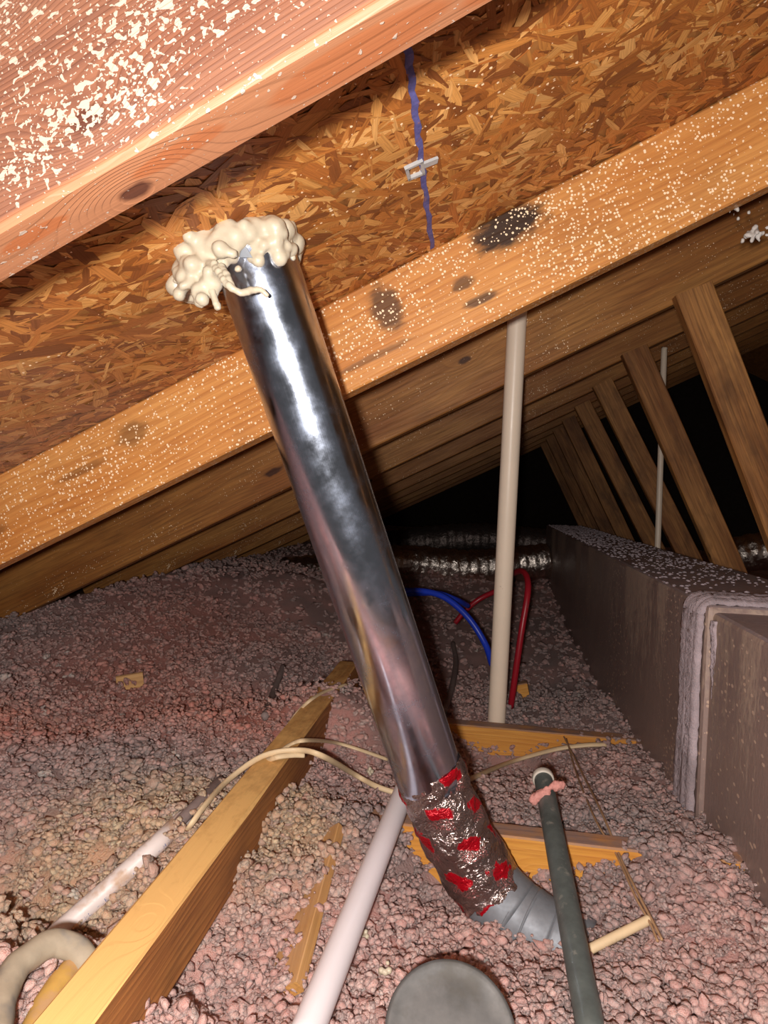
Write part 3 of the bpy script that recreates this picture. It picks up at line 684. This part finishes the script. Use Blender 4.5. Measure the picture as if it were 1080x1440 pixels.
# row of small printed characters along its lower right flank
path = spline(lp, 60); V = []; Fc = []
T_ = (path[40]-path[8]); T_ /= np.linalg.norm(T_); side = np.cross(T_, FW); side /= np.linalg.norm(side)
if side[0] < 0: side = -side
tow = np.cross(side, T_); tow = tow if tow@FW < 0 else -tow
glyphs = {'H': [(0, 0, 0, 1), (1, 0, 1, 1), (0, .5, 1, .5)], 'I': [(.5, 0, .5, 1)], 'L': [(0, 0, 0, 1), (0, 0, 1, 0)], 'E': [(0, 0, 0, 1), (0, 0, 1, 0), (0, .5, .8, .5), (0, 1, 1, 1)], '1': [(.5, 0, .5, 1)], 'N': [(0, 0, 0, 1), (0, 1, 1, 0), (1, 0, 1, 1)], '-': [(.1, .5, .9, .5)]}
s = np.linalg.norm(np.diff(path, axis=0), axis=1).cumsum(); pos = .035
for chx in 'IN-1HL-IE-1N-LH-IL-HE':
    i = int(np.searchsorted(s, pos)); c = path[min(i, 58)]
    for (x0, y0, x1, y1) in glyphs[chx]:
        def g(x, y):
            hgt = .0030+.0038*y*1.0; ang = .80-y*.42
            return c+T_*(x*.0030)+side*.01145*math.sin(ang)+tow*.01145*math.cos(ang)
        q0, q1 = g(x0, y0), g(x1, y1); d = q1-q0; l_ = np.linalg.norm(d); d /= l_; e = np.cross(d, tow*.6+side*.8); e /= np.linalg.norm(e); k = len(V)
        V += [q0-e*.0004, q1-e*.0004, q1+e*.0004, q0+e*.0004]; Fc.append((k, k+1, k+2, k+3))
    pos += .0068
build('lettering', V, Fc, m_print, pp, smooth=False)
hp = [surf(-8, 1470, .035), surf(4, 1400, .032), surf(26, 1358, .030), surf(70, 1328, .026), surf(106, 1334, .020), surf(130, 1366, .010), surf(138, 1395, .0)]
o = tube('dusty_hose', hp, [.0112, .0116, .0116, .0116, .0112, .0105, .0095], m_hose, n=40, seg=20, disp=lambda s, a: .0012*mnoise.noise((s*70, math.cos(a)*2, math.sin(a)*2)))
tagit(o, 'dusty grey hose arching over the buried printed pipe in the lower left corner', 'hose')
o = tube('yellow_hose', [surf(40, 1465, .010), surf(66, 1412, .010), surf(88, 1378, .010), surf(110, 1350, .006)], [.0105, .011, .0105, .009], m_yellow, n=24, seg=16, disp=lambda s, a: .0010*mnoise.noise((s*80, math.cos(a)*2, 3+math.sin(a)*2)))
tagit(o, 'short dusty yellow hose under the grey one in the lower left corner', 'hose')
# grey conduit across the joist
cd = empty('grey_conduit', atd(820, 1380, .63), 'grey green metal conduit pipe lying across the near joist at lower right', 'conduit')
cpts = [atd(764, 1096, 1.0), atd(836, 1475, .595)]; cpts = [cpts[0]*(1-t)+cpts[1]*t for t in (0, .1, .5, 1)]
open_pipe('conduit_tube', cpts, .0134, m_conduit, None, parent=cd, n=30)
cdir = (cpts[0]-cpts[1]); cdir /= np.linalg.norm(cdir)
V, Fc, UV = tube_vf(np.array([cpts[0]-cdir*.003, cpts[0]-cdir*.001, cpts[0]+cdir*.006, cpts[0]+cdir*.008]), np.array([.0150, .0158, .0158, .0148]), 28, caps=False, thick=.005)
tagit(build('end_ring', V, Fc, plain('pale_plastic_ring', (206, 198, 186), .5), cd, uvs=UV), 'pale ring on the open end')
# water tubes
o = tube('water_tube', [atY(548, 832, 1.85), atY(590, 831, 1.84), atY(625, 840, 1.82), atY(658, 868, 1.80), atY(682, 905, 1.79), atY(692, 935, 1.80)], .0085, m_blue, n=40)
tagit(o, 'blue water tube arching from behind the shiny pipe down to the cream pipe', 'tube')
o = tube('water_tube', [atY(560, 836, 1.98), atY(610, 834, 1.95), atY(640, 843, 1.96), atY(658, 852, 2.05)], .0085, m_blue, n=30)
tagit(o, 'shorter blue water tube half hidden just behind the other blue one', 'tube')
o = tube('water_tube', [atY(718, 995, 1.73), atY(723, 960, 1.72), atY(733, 890, 1.72), atY(742, 835, 1.74), atY(741, 812, 1.78), atY(733, 803, 1.83), atY(722, 806, 1.9)], .0080, m_red, n=44)
tagit(o, 'red water tube standing just right of the cream pipe, bent over on top', 'tube')
o = tube('water_tube', [atY(640, 876, 2.1), atY(655, 858, 2.1), atY(675, 842, 2.1), atY(700, 830, 2.12)], .0080, m_red, n=24)
tagit(o, 'dull red water tube crossing low behind the cream pipe and blue tube', 'tube')

# ------------------------------------------------------------------ cables
def cable(pts, r, mat, label, name='cable', group=None, flat=.6, cat='cable'):
    o = tube(name, [q if len(q) == 3 and isinstance(q, np.ndarray) else atY(*q) for q in pts], r, mat, n=44, seg=10, flat=flat); return tagit(o, label, cat, group)
B = lambda x, y, h=.0: atZ(x, y, -.394+h)
G = lambda x, y, h=.007: surf(x, y, h+.005)
cable([G(264, 1166, .002), G(272, 1155, .014), G(292, 1128, .022), G(322, 1096, .024), B(370, 1063, .004), B(420, 1055, .008), B(455, 1064, .004), G(500, 1090, .02), G(530, 1106, .016), G(560, 1116, .012)], .0044, m_cable, 'cream cable looping over the timber beam, the lowest and brightest of the three')
cable([G(304, 1142, .012), G(330, 1112, .020), G(357, 1079, .022), B(385, 1066), B(410, 1062, .002), B(428, 1062)], .0040, m_cable, 'cream cable close under the looping one, ending on the beam top')
cable([B(385, 1063), B(410, 1046, .006), B(432, 1041, .008), G(470, 1044, .03), G(505, 1054, .02), G(545, 1068, .012)], .0038, m_cable, 'thin cream cable running from the beam top right to the shiny pipe')
cable([G(405, 1020, .012), G(418, 1002, .02), B(436, 985, .008), B(458, 972, .006), G(488, 962, .006)], .0034, m_cable, 'thin cream cable curving over the dusty far end of the beam')
cable([G(630, 1112, .01), G(660, 1096, .012), G(720, 1071, .016), G(780, 1054, .016), G(822, 1048, .012), G(852, 1047, .004)], .0062, m_cable, 'cream cable stretching right from the taped pipe in front of the second joist')
cable([G(810, 1345, .004), G(845, 1327, .009), G(885, 1307, .012), G(913, 1293, .012)], .0056, m_cable, 'short stub of cream cable poking out right of the grey conduit', flat=1.0)
cable([G(790, 1030, .01), G(815, 1080, .014), G(845, 1140, .014), G(872, 1205, .014), G(900, 1262, .016), G(920, 1300, .014), G(931, 1322, .01)], .0017, m_string, 'brown twine hanging across the insulation at right, left strand of two', 'twine', flat=1, cat='string')
cable([G(796, 1036, .01), G(808, 1080, .014), G(836, 1150, .014), G(866, 1200, .014), G(892, 1258, .016), G(914, 1298, .014), G(925, 1324, .01)], .0015, m_string, 'brown twine hanging across the insulation at right, strand crossing the other', 'twine', flat=1, cat='string')
cable([G(637, 905, .004), G(641, 930, .012), G(636, 965, .014), G(624, 1000, .01)], .0085, m_cabledusty, 'dusty grey cable curving out just behind the lower part of the shiny pipe', flat=1)
cable([G(372, 1008, .002), G(384, 975, .006), G(398, 938, .004)], .0075, m_cabledusty, 'dusty grey cable lying in the insulation left of the beam end', flat=1)
cable([G(236, 1172, .0), G(262, 1146, .001), G(286, 1122, .001), G(310, 1098, -.001)], .0075, m_cabledusty, 'dusty grey cable under the cream loops on the left of the beam', flat=1)

# ------------------------------------------------------------------ round lid at the bottom
lc = atd(634, 1452, .575); lax = (np.array([0, 0, 1.0])*.8-FW*.55-UP*0); lax /= np.linalg.norm(lax)
lid = empty('round_can', lc, 'round grey metal can lid at the bottom edge below the elbow', 'can')
def lathe(name, prof, mat, parent, c, axis, seg=56):
    a = np.cross(axis, [1, 0, 0]); a /= np.linalg.norm(a); b = np.cross(axis, a); V = []; Fc = []
    for (r, h) in prof:
        for j in range(seg): t = 2*math.pi*j/seg; V.append(c+axis*h+(a*math.cos(t)+b*math.sin(t))*r)
    for i in range(len(prof)-1):
        for j in range(seg): q = (j+1) % seg; Fc.append((i*seg+j, i*seg+q, (i+1)*seg+q, (i+1)*seg+j))
    Fc += [tuple(reversed(range(seg))), tuple((len(prof)-1)*seg+j for j in range(seg))]
    return build(name, V, Fc, mat, parent)
LR = .0545
lathe('can_body', [(LR-.0015, -.09), (LR-.0015, -.004)], m_gore, lid, lc, lax)
lathe('lid', [(LR+.0012, -.007), (LR+.0018, -.001), (LR+.0008, .0015), (LR-.002, .0022), (LR-.005, .001), (LR-.02, .0012), (.004, .0016)], m_lid, lid, lc, lax)

# ------------------------------------------------------------------ trunk duct at right
tr = empty('trunk_duct', (.45, 1.6, FLZ), 'large dusty brown duct box at right with thick grey sealant bands', 'duct')
def sect(name, xl0, xr0, y0, xl1, xr1, y1, zt0, zt1, mat):
    V = [(xl0, y0, FLZ+.005), (xr0, y0, FLZ+.005), (xr0, y0, zt0), (xl0, y0, zt0), (xl1, y1, FLZ+.005), (xr1, y1, FLZ+.005), (xr1, y1, zt1), (xl1, y1, zt1)]
    bm = bmesh.new(); vs = [bm.verts.new(v) for v in V]
    for f in [(0, 1, 2, 3), (5, 4, 7, 6), (4, 0, 3, 7), (1, 5, 6, 2), (3, 2, 6, 7), (4, 5, 1, 0)]: bm.faces.new([vs[i] for i in f])
    bmesh.ops.recalc_face_normals(bm, faces=bm.faces); bmesh.ops.bevel(bm, geom=[e for e in bm.edges], offset=.008, segments=2, affect='EDGES', profile=.5)
    me = bpy.data.meshes.new(name)
    for v in bm.verts: v.co -= Vector((xl0, y0, zt0))
    bm.to_mesh(me); bm.free(); me.materials.append(mat); o = bpy.data.objects.new(name, me); o.location = (xl0, y0, zt0); return link(o, tr)
sect('near_section', .346, .615, .70, .347, .615, 1.14, -.172, -.170, m_board)
sect('far_section', .338, .615, 1.13, .300, .50, 3.95, -.160, -.150, m_board)
# sealant: ridged bands following the joint over the top and down the side
def band(path, wd, th, name='sealant_band', ny=9):
    """fuzzy ridge along path of (point, outward normal, across vector)"""
    V = []; Fc = []; n = len(path)
    for i, (p, nrm, acr) in enumerate(path):
        for j in range(ny):
            t = j/(ny-1)*2-1; h = th*(1-abs(t)**3)*(1+.35*math.sin(t*7.5+i*.03)); k_ = wd*(1+.22*mnoise.noise((i*.22, 5.1, wd*99)))
            jit = .003*mnoise.noise((i*.7, j*1.3, wd*50))
            V.append(np.asarray(p)+np.asarray(acr)*(t*k_*.5+jit)+np.asarray(nrm)*(h+.0025*mnoise.noise((i*.9, j*1.7, 2.2))))
        for j in (0, ny-1): pass
    for i in range(n-1):
        for j in range(ny-1): Fc.append((i*ny+j, i*ny+j+1, (i+1)*ny+j+1, (i+1)*ny+j))
    o = build(name, V, Fc, m_mastic, tr); md = o.modifiers.new('t', 'SOLIDIFY'); md.thickness = .004; md.offset = -1; return o
def joint_path(yc, off, z_end, x_end, rc=.02):
    P = []; xl = .338+off; zt = -.160+off
    for z in np.linspace(z_end, zt-rc, 50): P.append(((xl-.001, yc+.012*mnoise.noise((z*9, yc, 0)), z), (-1, 0, 0), (0, 1, 0)))
    for a in np.linspace(0, math.pi/2, 8): P.append(((xl+rc-rc*math.cos(a)-.001, yc, zt-rc+rc*math.sin(a)), (-math.cos(a), 0, math.sin(a)), (0, 1, 0)))
    for x in np.linspace(xl+rc, x_end, 40): P.append(((x, yc+.012*mnoise.noise((x*9, yc, 3)), zt+.0), (0, 0, 1), (0, 1, 0)))
    return P
band(joint_path(1.165, 0.0, -.565, .60), .046, .009)
band(joint_path(1.215, 0.0, -.545, .60), .050, .007)
band([((.346+.002+.010*t, 1.118+.006*mnoise.noise((t*9, 0, 0)), -.172-.19*t-.01), (-1, 0, 0), (0, 1, 0)) for t in np.linspace(0, .75, 26)], .022, .006)
band([((x, .92+.25*(1-(x-.35)/.27)*.0+.02*math.sin(x*30), -.170), (0, 0, 1), (0, 1, 0)) for x in np.linspace(.36, .60, 24)], .040, .006)
# dust and lint heaped on the box top
V0, F0 = ico(1); VV = []; FF = []; k = 0
for i in range(1500):
    y = 1.25+2.65*random.random()**.8; xl = .338-.0135*(y-1.13)+.004; xr_ = .60-.04*(y-1.13); x = xl+(xr_-xl)*random.random()**(1.0)
    r = random.uniform(.0012, .0038)*(1+.35*(y-1.2)); q = V0*np.array([1.3, 1.3, .6])*r*(1+.3*rng.normal(size=(len(V0), 1))*.5)+np.array([x, y, -.160+.0036*(y-1.13)+r*.2])
    VV.append(q); FF.append(F0+k); k += len(V0)
o = build('dust_layer', np.vstack(VV), np.vstack(FF), m_mastic, tr); o['kind'] = 'stuff'

# ------------------------------------------------------------------ flexible ducts far behind
def flexduct(pts, r, label, mat=m_flex):
    path = spline(pts, 110)
    V, Fc, UV = tube_vf(path, r, 40, disp=lambda s, a: .006*mnoise.noise((s*22, math.cos(a)*3, math.sin(a)*3))+.003*math.sin(s*120), caps=True)
    return tagit(build('flexible_duct', V, Fc, mat, None, uvs=UV), label, 'duct')
flexduct([atY(400, 812, 3.1), atY(470, 803, 3.25), atY(560, 792, 3.45), atY(650, 798, 3.55), atY(720, 794, 3.6), atY(772, 788, 3.62)], .092, 'silver flexible duct running left from the far end of the brown duct box')
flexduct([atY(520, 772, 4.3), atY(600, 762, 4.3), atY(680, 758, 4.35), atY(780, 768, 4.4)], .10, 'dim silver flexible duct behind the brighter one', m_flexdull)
flexduct([atY(1000, 800, 3.9), atY(1050, 778, 3.9), atY(1110, 776, 3.9), atY(1200, 790, 3.9)], .10, 'dim silver flexible duct in the dark behind the webs at far right')

# ------------------------------------------------------------------ small things
cl = empty('panel_clip', deckpt(588, 232), 'clear plastic clip on the blue joint of the roof board', 'clip')
def deckbar(p, q, wd, h0, h1, name, mat, parent):
    a = deckpt(*p); b = deckpt(*q); nnv = np.array([ST, 0, -CT]); d = b-a; d /= np.linalg.norm(d); e = np.cross(d, nnv); a = a-d*wd*.4; b = b+d*wd*.4
    V = [a-e*wd*.5+nnv*h0, b-e*wd*.5+nnv*h0, b+e*wd*.5+nnv*h0, a+e*wd*.5+nnv*h0, a-e*wd*.5+nnv*h1, b-e*wd*.5+nnv*h1, b+e*wd*.5+nnv*h1, a+e*wd*.5+nnv*h1]
    return V, [(0, 1, 2, 3), (7, 6, 5, 4), (0, 4, 5, 1), (1, 5, 6, 2), (2, 6, 7, 3), (3, 7, 4, 0)]
V = []; Fc = []
for (p, q) in [((569, 232), (590, 222)), ((573, 246), (593, 238)), ((569, 232), (573, 246)), ((590, 222), (593, 238))]:
    v, f = deckbar(p, q, .0036, .002, .006, '', None, None); Fc += [tuple(i+len(V) for i in t) for t in f]; V += v
build('clip_frame', V, Fc, m_clip, cl, smooth=False)
v, f = deckbar((594, 228), (609, 222), .0088, .002, .0050, '', None, None); build('clip_tab', v, f, m_clip, cl, smooth=False)
# crumbs of foam on the insulation
for (x, y, Y, r, lb) in [(302, 1086, 1.0, .012, 'pale foam crumb on grey insulation left of the cable loops'), (32, 1283, .79, .012, 'pale foam crumb at left edge above the dusty hose'), (512, 1316, .74, .005, 'small white foam crumb right of the white diagonal pipe'), (540, 1366, .68, .006, 'small pale foam crumb near the round can lid'), (520, 1085, 1.12, .006, 'small white foam crumb between beam and shiny pipe')]:
    c = atY(x, y, Y); o = lumps('foam_crumb', [(c+rng.normal(0, r*.45, 3), r*random.uniform(.35, .6)) for _ in range(9)], m_foam, None, r*.16, r*.08, 300)
    tagit(o, lb, 'crumb', 'foam crumbs on the insulation')
# a tuft of wool caught on the end of the conduit
V0, F0 = ico(3); c = atd(769, 1112, .955)
for i in range(1): pass
blt = [(atd(752+i*7+random.gauss(0, 2), 1121-i*4+random.gauss(0, 2), .945), random.uniform(.004, .0085)) for i in range(6)]
M = Mat('wool_tuft', .95, 0, .15); n_ = M.noise(M.obj(), 240.0, 4.0, .7); M.col(M.mix(n_, lin((232, 168, 158)), lin((184, 122, 116)))); M.bump(n_, .8, .004)
o = lumps('wool_tuft', blt, M.m, None, .0022, .003, 200); tagit(o, 'pink tuft of glass wool caught on the tip of the grey conduit', 'insulation')
# white foam smears by the second rafter at far right
for (x, y, d, r, lb) in [(1026, 296, 1.02, .008, 'white foam smear under the speckled rafter at far right'), (1066, 330, 1.0, .010, 'white foam smear on the web stub at the right edge')]:
    o = lumps('foam_smear', [(atY(x+random.gauss(0, 12), y-random.gauss(0, 5), .99+random.gauss(0, .006)), r*random.uniform(.2, .45)) for _ in range(26)], plain('grey_white_foam', (196, 190, 184), .6), None, .002, .002, 150)
    tagit(o, lb, 'foam')
# chip of wood on the left
o = lumber('wood_offcut', atY(165, 974, 1.34), atY(203, 967, 1.37), (.3, .6, 1), .02, .035, m_plank); tagit(o, 'small tan wood offcut half buried in the salmon pink wool on the left', 'offcut')
o = lumber('wood_block', atY(725, 988, 1.95), atY(746, 985, 1.95), (0, 0, 1), .03, .05, m_joist_far); tagit(o, 'small orange wood block in the wool just right of the red tube', 'block')
